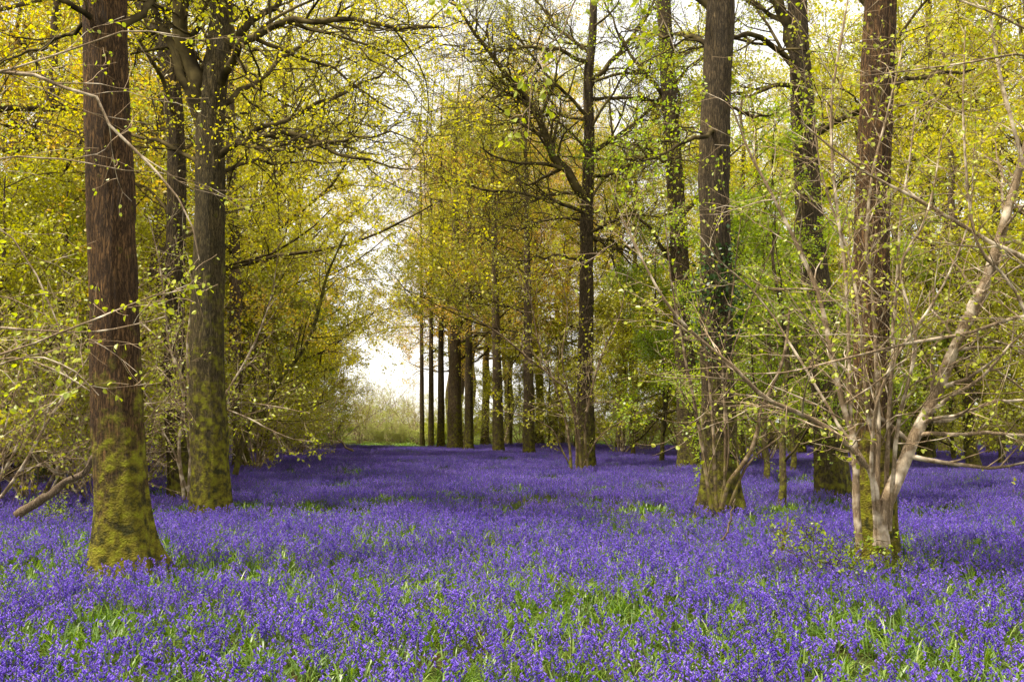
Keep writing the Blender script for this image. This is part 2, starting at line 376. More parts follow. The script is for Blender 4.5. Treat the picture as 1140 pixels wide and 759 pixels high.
def make_shrub(label, seed, H=5., ns=9, r0=.035, leafn=4, leafsize=.07, lmat='leaf_hazel', bark='hazel_bark', tw='twig_pale', arch=.5, name='hazel_shrub', cat='shrub', n2=9, n3=5, lf0=0.1):
    rg = np.random.default_rng(seed)
    K = 12
    Ps = np.zeros((ns, K, 3)); Rs = np.zeros((ns, K))
    for i in range(ns):
        az = i / ns * 6.28 + rg.random(); el = rg.uniform(.95, 1.45)
        d = np.array([math.cos(az) * math.cos(el), math.sin(az) * math.cos(el), math.sin(el)])
        q = np.array([math.cos(az) * .18 * rg.random(), math.sin(az) * .18 * rg.random(), -.1]); L = H * rg.uniform(.6, 1.15)
        for j in range(K):
            Ps[i, j] = q; q = q + d * L / (K - 1)
            d = unit(d + rg.normal(size=3) * .07 + np.array([math.cos(az), math.sin(az), -.3]) * arch * .09 * (j / K + .3))
        Rs[i] = r0 * rg.uniform(.55, 1.2) * np.linspace(1, .22, K)
    root = thing(name, label, cat)
    P1, R1 = spawn(Ps, Rs, n2, rg, t0=.15, ang=.75, lenr=.38, fall=.5, K=7, wob=.13, trop=(0, 0, .01), rr=.5, rmin=.006)
    P2, R2 = spawn(P1, R1, n3, rg, t0=.15, ang=.7, lenr=.5, fall=.3, K=5, wob=.15, rr=.6, rmin=.004, lmin=.2)
    P3, R3 = spawn(P2, R2, 3, rg, t0=.2, ang=.7, lenr=.55, K=3, wob=.15, rr=.6, rmin=.003, lmin=.15)
    wood('stemwork', [(Ps, Rs), (P1, R1), (P2, R2), (P3, R3)], [M[bark], M[bark], M[tw], M[tw]], (7, 4, 3, 3), root, (0, 0, 0))
    leafobj('foliage', [leaves(P3, leafn, rg, size=leafsize, spread=.03), leaves(P2, max(1, leafn // 2), rg, size=leafsize, spread=.03)], M[lmat], root, (0, 0, 0))
    return root

def place(root, x, y, rz, s, label=None, group=None, first=[set()], lmat=None, leafpart=('crown', 'foliage'), sz=None):
    """the first use moves the thing itself, later ones copy it with its parts"""
    if root.name not in first[0]:
        first[0].add(root.name); r = root; kids = list(root.children)
    else:
        r = root.copy(); COL.objects.link(r); kids = []
        for ch in root.children:
            c = ch.copy(); COL.objects.link(c); c.parent = r; kids.append(c)
    r.location = (x, y, float(ground(x, y))); r.rotation_euler = (0, 0, rz); r.scale = (s, s, s * (sz or 1))
    if label: r['label'] = label
    if group: r['group'] = group
    if lmat:
        for c in kids:
            if c.name.split('.')[0] in leafpart:
                c.material_slots[0].link = 'OBJECT'; c.material_slots[0].material = M[lmat]
    return r
# ------------------------------------------------------------------ the ground
def ground_sheet():
    xs = np.concatenate([np.linspace(-900, -60, 14)[:-1], np.linspace(-60, 60, 161), np.linspace(60, 900, 14)[1:]])
    ys = np.concatenate([np.linspace(-60, -4, 8)[:-1], np.linspace(-4, 100, 140), np.linspace(100, 1500, 20)[1:]])
    X, Y = np.meshgrid(xs, ys, indexing='ij')
    Z = ground(X, Y)
    nx, ny = len(xs), len(ys)
    idx = np.arange(nx * ny).reshape(nx, ny)
    Fq = np.stack([idx[:-1, :-1], idx[1:, :-1], idx[1:, 1:], idx[:-1, 1:]], -1).reshape(-1, 4)
    m, nt, out = newmat('woodland_floor'); L = nt.links
    tc = N_(nt, 'ShaderNodeTexCoord')
    n1 = N_(nt, 'ShaderNodeTexNoise'); L.new(tc.outputs['Object'], n1.inputs['Vector']); n1.inputs['Scale'].default_value = 1.1; n1.inputs['Detail'].default_value = 8
    n2 = N_(nt, 'ShaderNodeTexNoise'); L.new(tc.outputs['Object'], n2.inputs['Vector']); n2.inputs['Scale'].default_value = 22; n2.inputs['Detail'].default_value = 6
    r1 = ramp(nt, [(.35, (.05, .035, .018)), (.5, (.05, .07, .015)), (.7, (.10, .13, .02))], n1.outputs['Fac'])
    r2 = ramp(nt, [(.3, (.4, .4, .4)), (.7, (1.4, 1.3, 1.2))], n2.outputs['Fac'])
    mm = N_(nt, 'ShaderNodeMix', data_type='RGBA', blend_type='MULTIPLY'); mm.inputs[0].default_value = .8
    L.new(r1.outputs[0], mm.inputs[6]); L.new(r2.outputs[0], mm.inputs[7])
    b = N_(nt, 'ShaderNodeBump'); b.inputs['Distance'].default_value = .04; L.new(n2.outputs['Fac'], b.inputs['Height'])
    p = N_(nt, 'ShaderNodeBsdfDiffuse'); L.new(mm.outputs[2], p.inputs[0]); L.new(b.outputs[0], p.inputs['Normal']); L.new(p.outputs[0], out.inputs[0])
    g = link('ground', mesh_np('ground', np.stack([X, Y, Z], -1).reshape(-1, 3), Fq, mats=[m])); g['kind'] = 'structure'
ground_sheet()

# ------------------------------------------------------------------ bluebells
def petal_mat(name, stops, trans=.45):
    m = leaf_mat(name, stops, trans=trans, bright=1.4)
    for n in m.node_tree.nodes:
        if n.type == 'HUE_SAT': n.inputs['Hue'].default_value = .505; n.inputs['Saturation'].default_value = 1.0
    return m
M['bell'] = petal_mat('bluebell_petal', [(0, (.030, .014, .19)), (.3, (.080, .034, .38)), (.6, (.16, .074, .54)), (.85, (.31, .18, .70)), (1, (.60, .48, .90))])
M['stem'] = leaf_mat('bluebell_stem', [(0, (.05, .09, .02)), (.6, (.10, .12, .04)), (1, (.12, .07, .12))], trans=.1)
M['blade'] = leaf_mat('bluebell_blade', [(0, (.03, .07, .008)), (.5, (.09, .165, .012)), (.85, (.20, .29, .025)), (1, (.44, .48, .18))], trans=.4)

def rot_about(V, ang):
    c, s = math.cos(ang), math.sin(ang); return np.column_stack([V[:, 0] * c - V[:, 1] * s, V[:, 0] * s + V[:, 1] * c, V[:, 2]])

def bell_geo(pos, d, l, r, rg, n=5):
    """a hanging bell: narrow neck, tube, six-ish flared tips"""
    d = unit(d); ref = unit(np.cross(d, rg.normal(size=3))); b = np.cross(d, ref)
    rings = []
    for tt, rr in ((0, .25), (.25, .8), (.75, .85), (1.0, 1.55)):
        th = np.arange(n) * 2 * PI / n + (.0)
        rings.append(pos + d * l * tt + rr * r * (np.cos(th)[:, None] * ref + np.sin(th)[:, None] * b))
    V = np.concatenate(rings); idx = np.arange(len(rings) * n).reshape(-1, n); nx = np.roll(idx, -1, 1)
    Fq = np.stack([idx[:-1], nx[:-1], nx[1:], idx[1:]], -1).reshape(-1, 4)
    return V, Fq

def flower(rg, detail=2):
    """one flowering stem -> list of (V,F,rnd,mat)"""
    h = rg.uniform(.21, .37); K = 7 if detail > 1 else 4
    bend = rg.uniform(.03, .09); az = rg.random() * 6.28
    t = np.linspace(0, 1, K)
    P = np.column_stack([bend * t ** 3, .01 * np.sin(t * 3), h * (t - .12 * t ** 4)])
    if detail > 1: P[-1] += (.012, 0, -.006)
    R = np.linspace(.0034, .0016, K) * (1 if detail > 1 else 1.4)
    V, Fq = tubes(P[None], R[None], 3)
    out = [(V, Fq, np.full(len(V), rg.random()), 1)]
    nb = rg.integers(7, 13) if detail > 1 else rg.integers(5, 8)
    base = rg.random() * .45
    for k in range(nb):
        tt = .52 + .48 * (k + .5) / nb
        i = min(int(tt * (K - 1)), K - 2); w = tt * (K - 1) - i
        p = P[i] * (1 - w) + P[i + 1] * w
        a = rg.normal() * 1.1
        d = np.array([math.cos(a) * .75, math.sin(a) * .75, -.75 + .35 * rg.random() - (.2 if tt > .8 else 0)])
        q = p + unit(np.array([math.cos(a), math.sin(a), .1])) * rg.uniform(.006, .014)
        s = rg.uniform(.8, 1.15)
        if detail > 1: V, Fq = bell_geo(q, d, .0175 * s, .0051 * s, rg)
        elif detail == 1:
            V, Fq = bell_geo(q, d, .023 * s, .0075 * s, rg, 3)
            V, Fq = V[3:], Fq[:6] ; 
        out.append((V, Fq, np.full(len(V), min(1, base + rg.random() * .55)), 0))
    res = []
    for V, Fq, r, m in out: res.append((rot_about(V, az), Fq, r, m))
    return res

def blade(rg, L=None, w=.0050, K=5):
    L = L or rg.uniform(.14, .29); az = rg.random() * 6.28
    t = np.linspace(0, 1, K); lean = rg.uniform(.25, .95)
    x = L * (lean * t ** 1.3); z = L * (t * 1.05 - lean * .75 * t ** 2.2)
    ww = w * np.array([.5, .95, 1, .75, .08])[:K] if K == 5 else w * np.array([.6, 1, .9, .08])
    c = np.column_stack([x, np.zeros(K), z])
    a = c + np.column_stack([np.zeros(K), ww, ww * .35]); b = c - np.column_stack([np.zeros(K), ww, -ww * .35])
    V = np.stack([a, b], 1).reshape(-1, 3)
    i = np.arange(K - 1) * 2
    Fq = np.stack([i, i + 1, i + 3, i + 2], 1)
    return rot_about(V, az), Fq, np.full(len(V), rg.random()), 0

def assemble(name, items, mats):
    Vs, Fs, rs, ms, off = [], [], [], [], 0
    for V, Fq, r, m in items:
        Vs.append(V); Fs.append(Fq + off); rs.append(r); ms.append(np.full(len(Fq), m)); off += len(V)
    return bpy.data.objects.new(name, mesh_np(name, np.concatenate(Vs), np.concatenate(Fs), rnd=np.concatenate(rs), mats=mats, midx=np.concatenate(ms)))

def shift(it, dx, dy, rz=0, s=1.):
    return [(rot_about(V, rz) * s + (dx, dy, 0), Fq, r, m) for V, Fq, r, m in it]

near_c = bpy.data.collections.new('bluebell_plants'); far_c = bpy.data.collections.new('bluebell_patches')
leaf_c = bpy.data.collections.new('blade_tufts'); leaff_c = bpy.data.collections.new('blade_patches')
rg = np.random.default_rng(31)
for k in range(16):
    it = flower(rg)
    if rg.random() < .35: it += shift(flower(rg), rg.normal() * .03, rg.normal() * .03)
    near_c.objects.link(assemble('bluebell_plant.%02d' % k, it, [M['bell'], M['stem']]))
for k in range(8):
    it = []
    for j in range(40):
        a, r = rg.random() * 6.28, .42 * math.sqrt(rg.random()); it += shift(flower(rg, 1), r * math.cos(a), r * math.sin(a))
    far_c.objects.link(assemble('bluebell_patch.%02d' % k, it, [M['bell'], M['stem']]))
for k in range(12):
    it = []
    for j in range(rg.integers(6, 11)): it += shift([blade(rg)], rg.normal() * .025, rg.normal() * .025)
    leaf_c.objects.link(assemble('blade_tuft.%02d' % k, it, [M['blade']]))
for k in range(6):
    it = []
    for j in range(110):
        a, r = rg.random() * 6.28, .42 * math.sqrt(rg.random()); it += shift([blade(rg, w=.011, K=4)], r * math.cos(a), r * math.sin(a))
    leaff_c.objects.link(assemble('blade_patch.%02d' % k, it, [M['blade']]))

def fbm(x, y, sc, seed):
    out = np.zeros(len(x))
    for i in range(len(x)):
        out[i] = mn.noise(Vector((x[i] * sc + seed, y[i] * sc * 1.0, seed))) + .5 * mn.noise(Vector((x[i] * sc * 2.3, y[i] * sc * 2.3 + seed, 3.))) 
    return out

green_spots = [(W(200, 612, 10.6), 1.5), (W(395, 620, 10.2), 1.6), (W(330, 600, 11.), 1.2), (W(45, 690, 7.2), .8), (W(1050, 600, 12), 1.8), (W(880, 655, 8.6), 1.4), (W(1080, 690, 7.2), 1.3),
               (W(540, 650, 8.6), .9), (W(870, 550, 17.5), 2.2), (W(700, 660, 8.3), .9), (W(620, 545, 20), 1.8), (W(180, 740, 5.6), .7), (W(380, 740, 5.6), .6), (W(800, 740, 5.7), .8), (W(20, 560, 16), 1.5),
               (W(500, 610, 11), 1.2), (W(650, 610, 11), 1.0), (W(300, 545, 20), 1.6)]
def density(x, y):
    n = fbm(x, y, .75, 5.3)
    n2 = fbm(x, y, 2.2, 9.1)
    d = .78 + .75 * n + .7 * n2
    for c, r in green_spots:
        q = ((x - c[0]) ** 2 + ((y - c[1]) * .9) ** 2) / r ** 2
        d -= .30 * np.exp(-q * 1.6)
    d += np.clip((y - 14) / 14, 0, 1) * .38
    return np.clip(d + .0, .06, 1)

trunk_xy = []   # bases of big trunks, kept free of flowers
def scatter(dens, y0, y1, seed, mod, smin, smax, tiltmax=.12):
    r = np.random.default_rng(seed)
    half = lambda y: .56 * y + 2.5
    A = (half(y0) + half(y1)) * (y1 - y0)
    n = int(A * dens)
    # area-uniform in the widening wedge
    u = r.random(n); a, b = .56 * (y1 + y0 * 0), 0
    y = np.sqrt(u * ((y1 + 4.46) ** 2 - (y0 + 4.46) ** 2) + (y0 + 4.46) ** 2) - 4.46
    x = (r.random(n) * 2 - 1) * half(y)
    keep = r.random(n) < mod(x, y)
    for tx, ty, tr in trunk_xy: keep &= (x - tx) ** 2 + (y - ty) ** 2 > tr ** 2
    x, y = x[keep], y[keep]; n = len(x)
    z = ground(x, y) - .01
    rot = np.column_stack([r.normal(size=n) * tiltmax, r.normal(size=n) * tiltmax, r.random(n) * 6.28])
    sc = r.uniform(smin, smax, n)
    return np.column_stack([x, y, z]), rot, sc

def instancer(name, sets, label):
    pass

def stuff(name, label, cat, groups):
    """groups: [(collection, pts, rot, scale)] -> one object with a geometry-nodes scatter over its own points"""
    V = np.concatenate([g[1] for g in groups]); n = len(V)
    me = bpy.data.meshes.new(name); me.vertices.add(n); me.vertices.foreach_set('co', V.astype(np.float32).ravel())
    rot = np.concatenate([g[2] for g in groups]); sc = np.concatenate([g[3] for g in groups])
    wh = np.concatenate([np.full(len(g[1]), i) for i, g in enumerate(groups)])
    a = me.attributes.new('rot', 'FLOAT_VECTOR', 'POINT'); a.data.foreach_set('vector', rot.astype(np.float32).ravel())
    a = me.attributes.new('sc', 'FLOAT', 'POINT'); a.data.foreach_set('value', sc.astype(np.float32))
    a = me.attributes.new('which', 'INT', 'POINT'); a.data.foreach_set('value', wh.astype(np.int32))
    a = me.attributes.new('pick', 'INT', 'POINT'); a.data.foreach_set('value', np.random.default_rng(3).integers(0, 1000, n).astype(np.int32))
    o = link(name, me); o['kind'] = 'stuff'; o['label'] = label; o['category'] = cat
    ng = bpy.data.node_groups.new(name + '_scatter', 'GeometryNodeTree')
    ng.interface.new_socket('Geometry', in_out='INPUT', socket_type='NodeSocketGeometry'); ng.interface.new_socket('Geometry', in_out='OUTPUT', socket_type='NodeSocketGeometry')
    gi = ng.nodes.new('NodeGroupInput'); go = ng.nodes.new('NodeGroupOutput'); jn = ng.nodes.new('GeometryNodeJoinGeometry')
    def attr(nm, typ):
        q = ng.nodes.new('GeometryNodeInputNamedAttribute'); q.data_type = typ; q.inputs['Name'].default_value = nm; return q.outputs['Attribute']
    ro, s_, wq, pk = attr('rot', 'FLOAT_VECTOR'), attr('sc', 'FLOAT'), attr('which', 'INT'), attr('pick', 'INT')
    for i, g in enumerate(groups):
        ci = ng.nodes.new('GeometryNodeCollectionInfo'); ci.inputs['Collection'].default_value = g[0]; ci.inputs['Separate Children'].default_value = True; ci.inputs['Reset Children'].default_value = True
        io = ng.nodes.new('GeometryNodeInstanceOnPoints')
        eq = ng.nodes.new('FunctionNodeCompare'); eq.data_type = 'INT'; eq.operation = 'EQUAL'
        ng.links.new(wq, eq.inputs[2]); eq.inputs[3].default_value = i
        ng.links.new(gi.outputs[0], io.inputs['Points']); ng.links.new(eq.outputs[0], io.inputs['Selection']); ng.links.new(ci.outputs[0], io.inputs['Instance'])
        io.inputs['Pick Instance'].default_value = True; ng.links.new(pk, io.inputs['Instance Index'])
        ng.links.new(ro, io.inputs['Rotation']); ng.links.new(s_, io.inputs['Scale'])
        ng.links.new(io.outputs[0], jn.inputs[0])
    ng.links.new(jn.outputs[0], go.inputs[0])
    md = o.modifiers.new('scatter', 'NODES'); md.node_group = ng
    return o

for px, D, r in ((141, 10.9, .36), (232, 17.8, .42), (800, 17.2, .34), (926, 21.5, .4), (975, 11.9, .3), (200, 20.7, .28), (652, 34, .3)):
    c = W(px, 560, D); trunk_xy.append((c[0], D, r))
edge = lambda x, y: np.clip((67 - y + 3 * np.sin(x * .3)) / 4, 0, 1)
nearP = scatter(98, 3.2, 17, 11, density, .68, 1.18)
farP = scatter(3.4, 17, 69, 12, lambda x, y: np.clip(density(x, y) * 1.15, 0, 1) * edge(x, y), .85, 1.1, .03)
leafmod = lambda x, y: np.clip(1.25 - .55 * density(x, y), .3, 1)
nl = scatter(85, 3.2, 17, 13, leafmod, .7, 1.15)
flf = scatter(1.9, 17, 75, 14, lambda x, y: np.clip(1.2 - .6 * density(x, y), .3, 1), .75, 1.0, .03)
stuff('bluebell_carpet', 'dense carpet of violet blue bluebells covering the woodland floor', 'bluebells', [(near_c, *nearP), (far_c, *farP)])
stuff('bluebell_leaves', 'fresh green strappy leaves growing thickly among the bluebells', 'ground plants', [(leaf_c, *nl), (leaff_c, *flf)])

# ------------------------------------------------------------------ hero trees
T = {}
hero('broad_tree', 'large straight tree with mossy flared base, nearest trunk on the left', 'tree', 10.9,
     [(141, 614), (133, 500), (128, 400), (125, 300), (122, 200), (119, 100), (117, 0), (114, -160)], .27, .225, M['bark_red'], flare=.62, lobes=5, fh=.42, seed=3,
     limbs=[([(118, 40), (150, 20), (185, -20, .5), (215, -70, 1)], .05, .02), ([(115, 30, 0), (80, 5, -.5), (30, -20, -1)], .04, .02),
            ([(116, 10, .2), (90, 30, 1), (50, 50, 2), (0, 70, 3), (-50, 85, 4)], .028, .008)], leafmat=M['leaf_yellow'], leafn=4, leafsize=.05, dens=.7, rough=.035)
hero('forked_tree', 'mossy green tree that forks into two stems above head height, left of centre', 'tree', 17.8,
     [(237, 562), (233, 500), (231, 400), (232, 300), (234, 200), (234, 145), (240, 90), (246, 30), (249, -80), (250, -200)], .33, .17, M['bark_mossy'], flare=.22, seed=5, fh=.5,
     limbs=[([(233, 165), (222, 125), (211, 70), (203, 10), (198, -80), (194, -180)], .17, .09),
            ([(222, 130), (204, 85), (185, 40), (165, 0), (140, -60)], .10, .04),
            ([(244, 100), (258, 66, -.6), (282, 42, -1.4), (318, 24, -2), (350, 19, -2.5), (395, 20, -3), (440, 34, -3.4), (490, 28, -4)], .085, .014),
            ([(240, 178), (262, 160, -.4), (300, 151, -1), (350, 160, -1.6), (400, 177, -2), (455, 188, -2.4)], .065, .012),
            ([(262, 160, -.5), (300, 140, -.2), (345, 125, 0), (390, 100, .4), (440, 70, .8), (480, 45, 1)], .05, .010),
            ([(243, 120), (275, 95, 1), (320, 60, 2), (370, 20, 3), (420, -20, 4)], .06, .014),
            ([(237, 200), (265, 185, 1), (310, 180, 2.2), (360, 182, 3.4), (410, 175, 4)], .045, .010),
            ([(250, 60), (275, 30), (300, 10), (340, -20), (400, -70)], .08, .02),
            ([(262, 160, -.5), (310, 168, -1.5), (370, 158, -2), (420, 148, -2.6), (475, 160, -3)], .045, .008), ([(282, 42, -1.4), (320, 60, -1), (370, 75, -.6), (430, 120, -.3), (470, 130, 0)], .04, .008), ([(318, 24, -2), (370, 40, -1.6), (420, 55, -1.3), (470, 90, -1)], .035, .007),
            ([(228, 190), (190, 165, .5), (150, 150, 1), (90, 150, 1.5), (30, 130, 2)], .05, .010)],
     leafmat=M['leaf_yellow'], leafn=3, leafsize=.05, dens=1.35)
hero('leaning_tree', 'slimmer dark tree close beside the mossy forked tree, curving left near the top', 'tree', 20.7,
     [(203, 552), (197, 480), (194, 400), (195, 300), (197, 200), (194, 130), (187, 70), (168, 20), (148, -20), (120, -120)], .23, .14, M['bark_dark'], flare=.3, seed=7,
     limbs=[([(196, 250), (170, 215, .5), (130, 190, 1), (80, 175, 1.5)], .04, .01), ([(196, 180), (235, 140, 1), (280, 120, 2), (320, 90, 3)], .05, .012), ([(190, 90), (215, 50, .5), (225, 0, 1), (240, -60, 1)], .08, .03)],
     auto=4, auto_z=(5, 11), autolen=4.5, leafmat=M['leaf_yellow'], leafsize=.06, dens=.8)
hero('young_tree', 'small flared trunk half hidden behind the forked tree on its right', 'tree', 34,
     [(270, 520), (266, 470), (262, 400), (262, 300), (258, 200), (255, 60), (250, -60)], .26, .12, M['bark_far'], flare=.6, seed=9, auto=9, auto_z=(4, 15), autolen=5, leafmat=M['leaf_yellow'], leafsize=.075)
hero('branching_tree', 'tree with wide gnarled limbs standing in the bluebells right of centre', 'tree', 34.5,
     [(653, 520), (652, 460), (652, 400), (653, 300), (654, 220), (656, 150), (655, 90), (660, 30), (662, -60), (664, -160)], .31, .09, M['bark_dark'], flare=.35, seed=11,
     limbs=[([(653, 222), (630, 190, -.6), (608, 155, -1), (592, 112, -1.4), (562, 78, -2), (530, 40, -2.5), (505, 0, -3)], .17, .04),
            ([(655, 175), (690, 150, 1), (725, 120, 1.5), (760, 85, 2)], .09, .02),
            ([(655, 200), (690, 190, -1), (725, 175, -2), (770, 180, -3)], .07, .018),
            ([(654, 130), (620, 95, -1), (590, 60, -1), (560, 20, 0)], .07, .02),
            ([(653, 238), (600, 218, -1), (550, 212, -1.5), (500, 204, -2), (450, 214, -2.5)], .07, .010),
            ([(655, 135), (612, 128, 1), (560, 140, 1.5), (505, 130, 2)], .07, .010), ([(655, 110), (705, 108, 1), (750, 116, 1), (795, 100, 1)], .07, .010),
            ([(656, 70), (600, 52, -1), (545, 58, -2), (480, 48, -3)], .08, .010), ([(654, 290), (610, 285, -1), (570, 292, -2), (530, 300, -3)], .05, .008), ([(654, 285), (700, 275, 1), (740, 285, 2)], .05, .008),
            ([(654, 245), (610, 245, 1), (565, 255, 1), (525, 235, 2)], .06, .012),
            ([(656, 100), (690, 60), (720, 20), (745, -40)], .10, .03),
            ([(654, 260), (700, 240, -2), (740, 240, -3), (780, 225, -4)], .06, .012),
            ([(658, 60), (620, 30, 1), (590, -10, 2)], .08, .03)],
     auto=11, auto_z=(7, 16), autolen=5, leafmat=M['leaf_olive'], leafn=2, leafsize=.055, dens=1.9)
hero('dark_tree', 'straight dark tree with thin shoots clustered round its foot, right of centre', 'tree', 17.2,
     [(801, 567), (801, 480), (798, 400), (797, 300), (795, 200), (798, 100), (802, 0), (804, -160)], .29, .235, M['bark_dark'], flare=.55, seed=13, fh=.45,
     limbs=[([(798, 60), (770, 40, 1), (735, 40, 2), (690, 30, 3)], .06, .012), ([(797, 110), (840, 130, 1), (890, 120, 2)], .04, .01), ([(800, 20), (760, -20), (720, -80)], .08, .02), ([(798, 150), (770, 155, -1), (730, 175, -2), (690, 170, -3)], .045, .01)],
     leafmat=M['leaf_green'], leafn=3, leafsize=.055, dens=.8)
hero('crooked_tree', 'dark tree leaning left behind the pale hazel stems', 'tree', 21.5,
     [(927, 552), (922, 450), (912, 350), (902, 250), (895, 150), (892, 90), (889, 40), (887, -40), (885, -140)], .35, .17, M['bark_dark'], flare=.25, seed=15, fh=.5,
     limbs=[([(891, 75), (880, 40), (866, 5), (850, -60), (840, -140)], .14, .07),
            ([(892, 100), (862, 96, -.5), (838, 106, -1), (800, 100, -2)], .06, .015), ([(889, 78), (866, 56, -.5), (836, 40, -1), (800, 45, -2), (760, 60, -3)], .075, .015),
            ([(900, 230), (940, 200, 1), (990, 190, 2), (1040, 170, 2)], .05, .012), ([(895, 150), (940, 130, 1), (1000, 120, 1), (1060, 100, 2)], .055, .012)],
     auto=3, auto_z=(6, 12), autolen=4, leafmat=M['leaf_olive'], leafn=4, leafsize=.06)
hero('slender_tree', 'reddish straight tree rising directly behind the cluster of pale hazel stems', 'tree', 11.9,
     [(977, 605), (973, 500), (970, 400), (971, 300), (972, 200), (976, 100), (980, 0), (983, -160)], .225, .18, M['bark_red'], flare=.3, seed=17, fh=.3,
     limbs=[([(974, 110), (1010, 90, .5), (1060, 80, 1), (1110, 60, 2)], .035, .010), ([(978, 20), (940, -20, .5), (900, -60, 1)], .05, .02)], leafmat=M['leaf_yellow'], leafn=4, leafsize=.05, dens=.7)
hero('thick_tree', 'dark tree standing in shade just left of the tree with shoots at its foot', 'tree', 33,
     [(767, 520), (765, 450), (761, 380), (755, 260), (748, 150), (742, 60), (738, -20), (735, -120)], .36, .2, M['bark_dark'], flare=.25, seed=19,
     limbs=[([(745, 110), (715, 80), (690, 40), (670, -10)], .08, .02), ([(750, 190), (720, 165, -1), (690, 160, -2)], .06, .015)], auto=7, auto_z=(6, 15), autolen=5, leafmat=M['leaf_green'], leafn=3, leafsize=.07)
row = 'row of trees along the right side of the ride'
for i, (px, D, w, mat, lab, seed, tilt) in enumerate([
    (470, 68, .17, 'bark_far', 'thinnest and leftmost far trunk of the row beside the bright gap', 21, -1),
    (480, 64, .19, 'bark_far', 'second far trunk from the bright gap, pale green and slim', 22, 0),
    (491, 61, .23, 'bark_dark', 'dark far trunk just left of the thickest trunk in the row', 23, 0),
    (506, 58, .44, 'bark_far', 'thickest far trunk in the row, grey brown and close to its neighbour', 24, 1),
    (522, 56, .26, 'bark_dark', 'far trunk almost touching the thickest trunk on its right', 25, 0),
    (555, 51, .29, 'bark_far', 'lone upright trunk with dark mossy foot in the middle of the row', 26, -4),
    (589, 47, .28, 'bark_far', 'straight trunk with green mossy foot just left of the branching tree', 27, -2),
    (706, 60, .24, 'bark_far', 'slim upright trunk in the gap right of the branching tree', 28, 1)]):
    hero('avenue_tree', lab, 'tree', D, [(px, 470 + 1551 / D + 2), (px + tilt * .3, 440), (px + tilt * .6, 380), (px + tilt, 300), (px + tilt * 1.4, 220), (px + tilt * 2, 140), (px + tilt * 2 + 4, 85)], w * 1.05, w * .10, M[mat], flare=.3, seed=seed,
         auto=20 if i > 2 else 14, auto_z=(5, 19), autolen=6.2 if i > 2 else 3.6, autodir=None if i > 3 else (.2, -.6, 1.2, 2.2), leafmat=M[['leaf_olive', 'leaf_copper', 'leaf_olive', 'leaf_yellow'][i % 4]], twigmat=M['twig_brown'], leafn=5, leafsize=.085, group=row, dens=.85, sides=14)
for px, by, D, w, lab, seed in [(890, 500, 46, .28, 'dim far trunk seen between the crooked tree and the dark tree', 31), (1031, 508, 41, .36, 'stout dark trunk beyond the leaning hazel stem', 32),
                           (1109, 500, 50, .42, 'broad brown trunk near the right edge beyond the bluebells', 33)]:
    hero('distant_tree', lab, 'tree', D, [(px, by), (px - 1, 440), (px - 2, 380), (px - 2, 300), (px, 180), (px + 2, 60), (px + 4, -60)], w, w * .3, M['bark_dark'], flare=.3, seed=seed,
         auto=9, auto_z=(4.5, 17), autolen=6, leafmat=M['leaf_yellow'], twigmat=M['twig_brown'], leafn=4, leafsize=.08, dens=.6, sides=14)

# ------------------------------------------------------------------ hero hazels
def coppice(name, label, D, base, stems, seed, leafn=2, leafsize=.045, leafmat=None, n1=3.6, cat='shrub', bark='hazel_bark', lm=1.2, group=None):
    rg = np.random.default_rng(seed)
    b = W(base[0], base[1], D); g = float(ground(b[0], D)); loc = np.array([b[0], D, g])
    root = thing(name, label, cat, tuple(loc), group)
    for st in stems:
        px, ra, rb = st
        p = pixpath(px, D)
        K = 26; q = resample(p, K); q[1:-1] += np.cumsum(rg.normal(size=(K - 2, 3)) * .006, axis=0) * (1 - np.linspace(-1, 1, K - 2)[:, None] ** 2)
        ra_ = np.linspace(1, 0, K) ** .8 * (ra - rb) + rb
        ra_ *= 1 + .06 * rg.normal(size=K)
        P0, R0 = q[None], ra_[None]
        L = np.linalg.norm(np.diff(q, axis=0), axis=1).sum()
        P1, R1 = spawn(P0, R0, max(2, int(L * n1)), rg, t0=.2, ang=.8, lenr=.22, fall=.2, K=8, wob=.13, trop=(0, 0, .01), rr=.42, rmin=.0035, lmax=lm)
        P2, R2 = spawn(P1, R1, 4, rg, t0=.2, ang=.7, lenr=.5, K=5, wob=.15, rr=.6, rmin=.0024, lmin=.12)
        so = wood('stem', [(P0, R0), (P1, R1), (P2, R2)], [M[bark], M[bark], M['twig_pale']], (10, 5, 3), root, loc)
        leafobj('foliage', [leaves(P2, leafn, rg, size=leafsize, spread=.02, up=.4, fine=True, wide=.42), leaves(P1, leafn, rg, size=leafsize, spread=.02, fine=True, wide=.42)], leafmat or M['leaf_hazel'], so, loc)
    return root

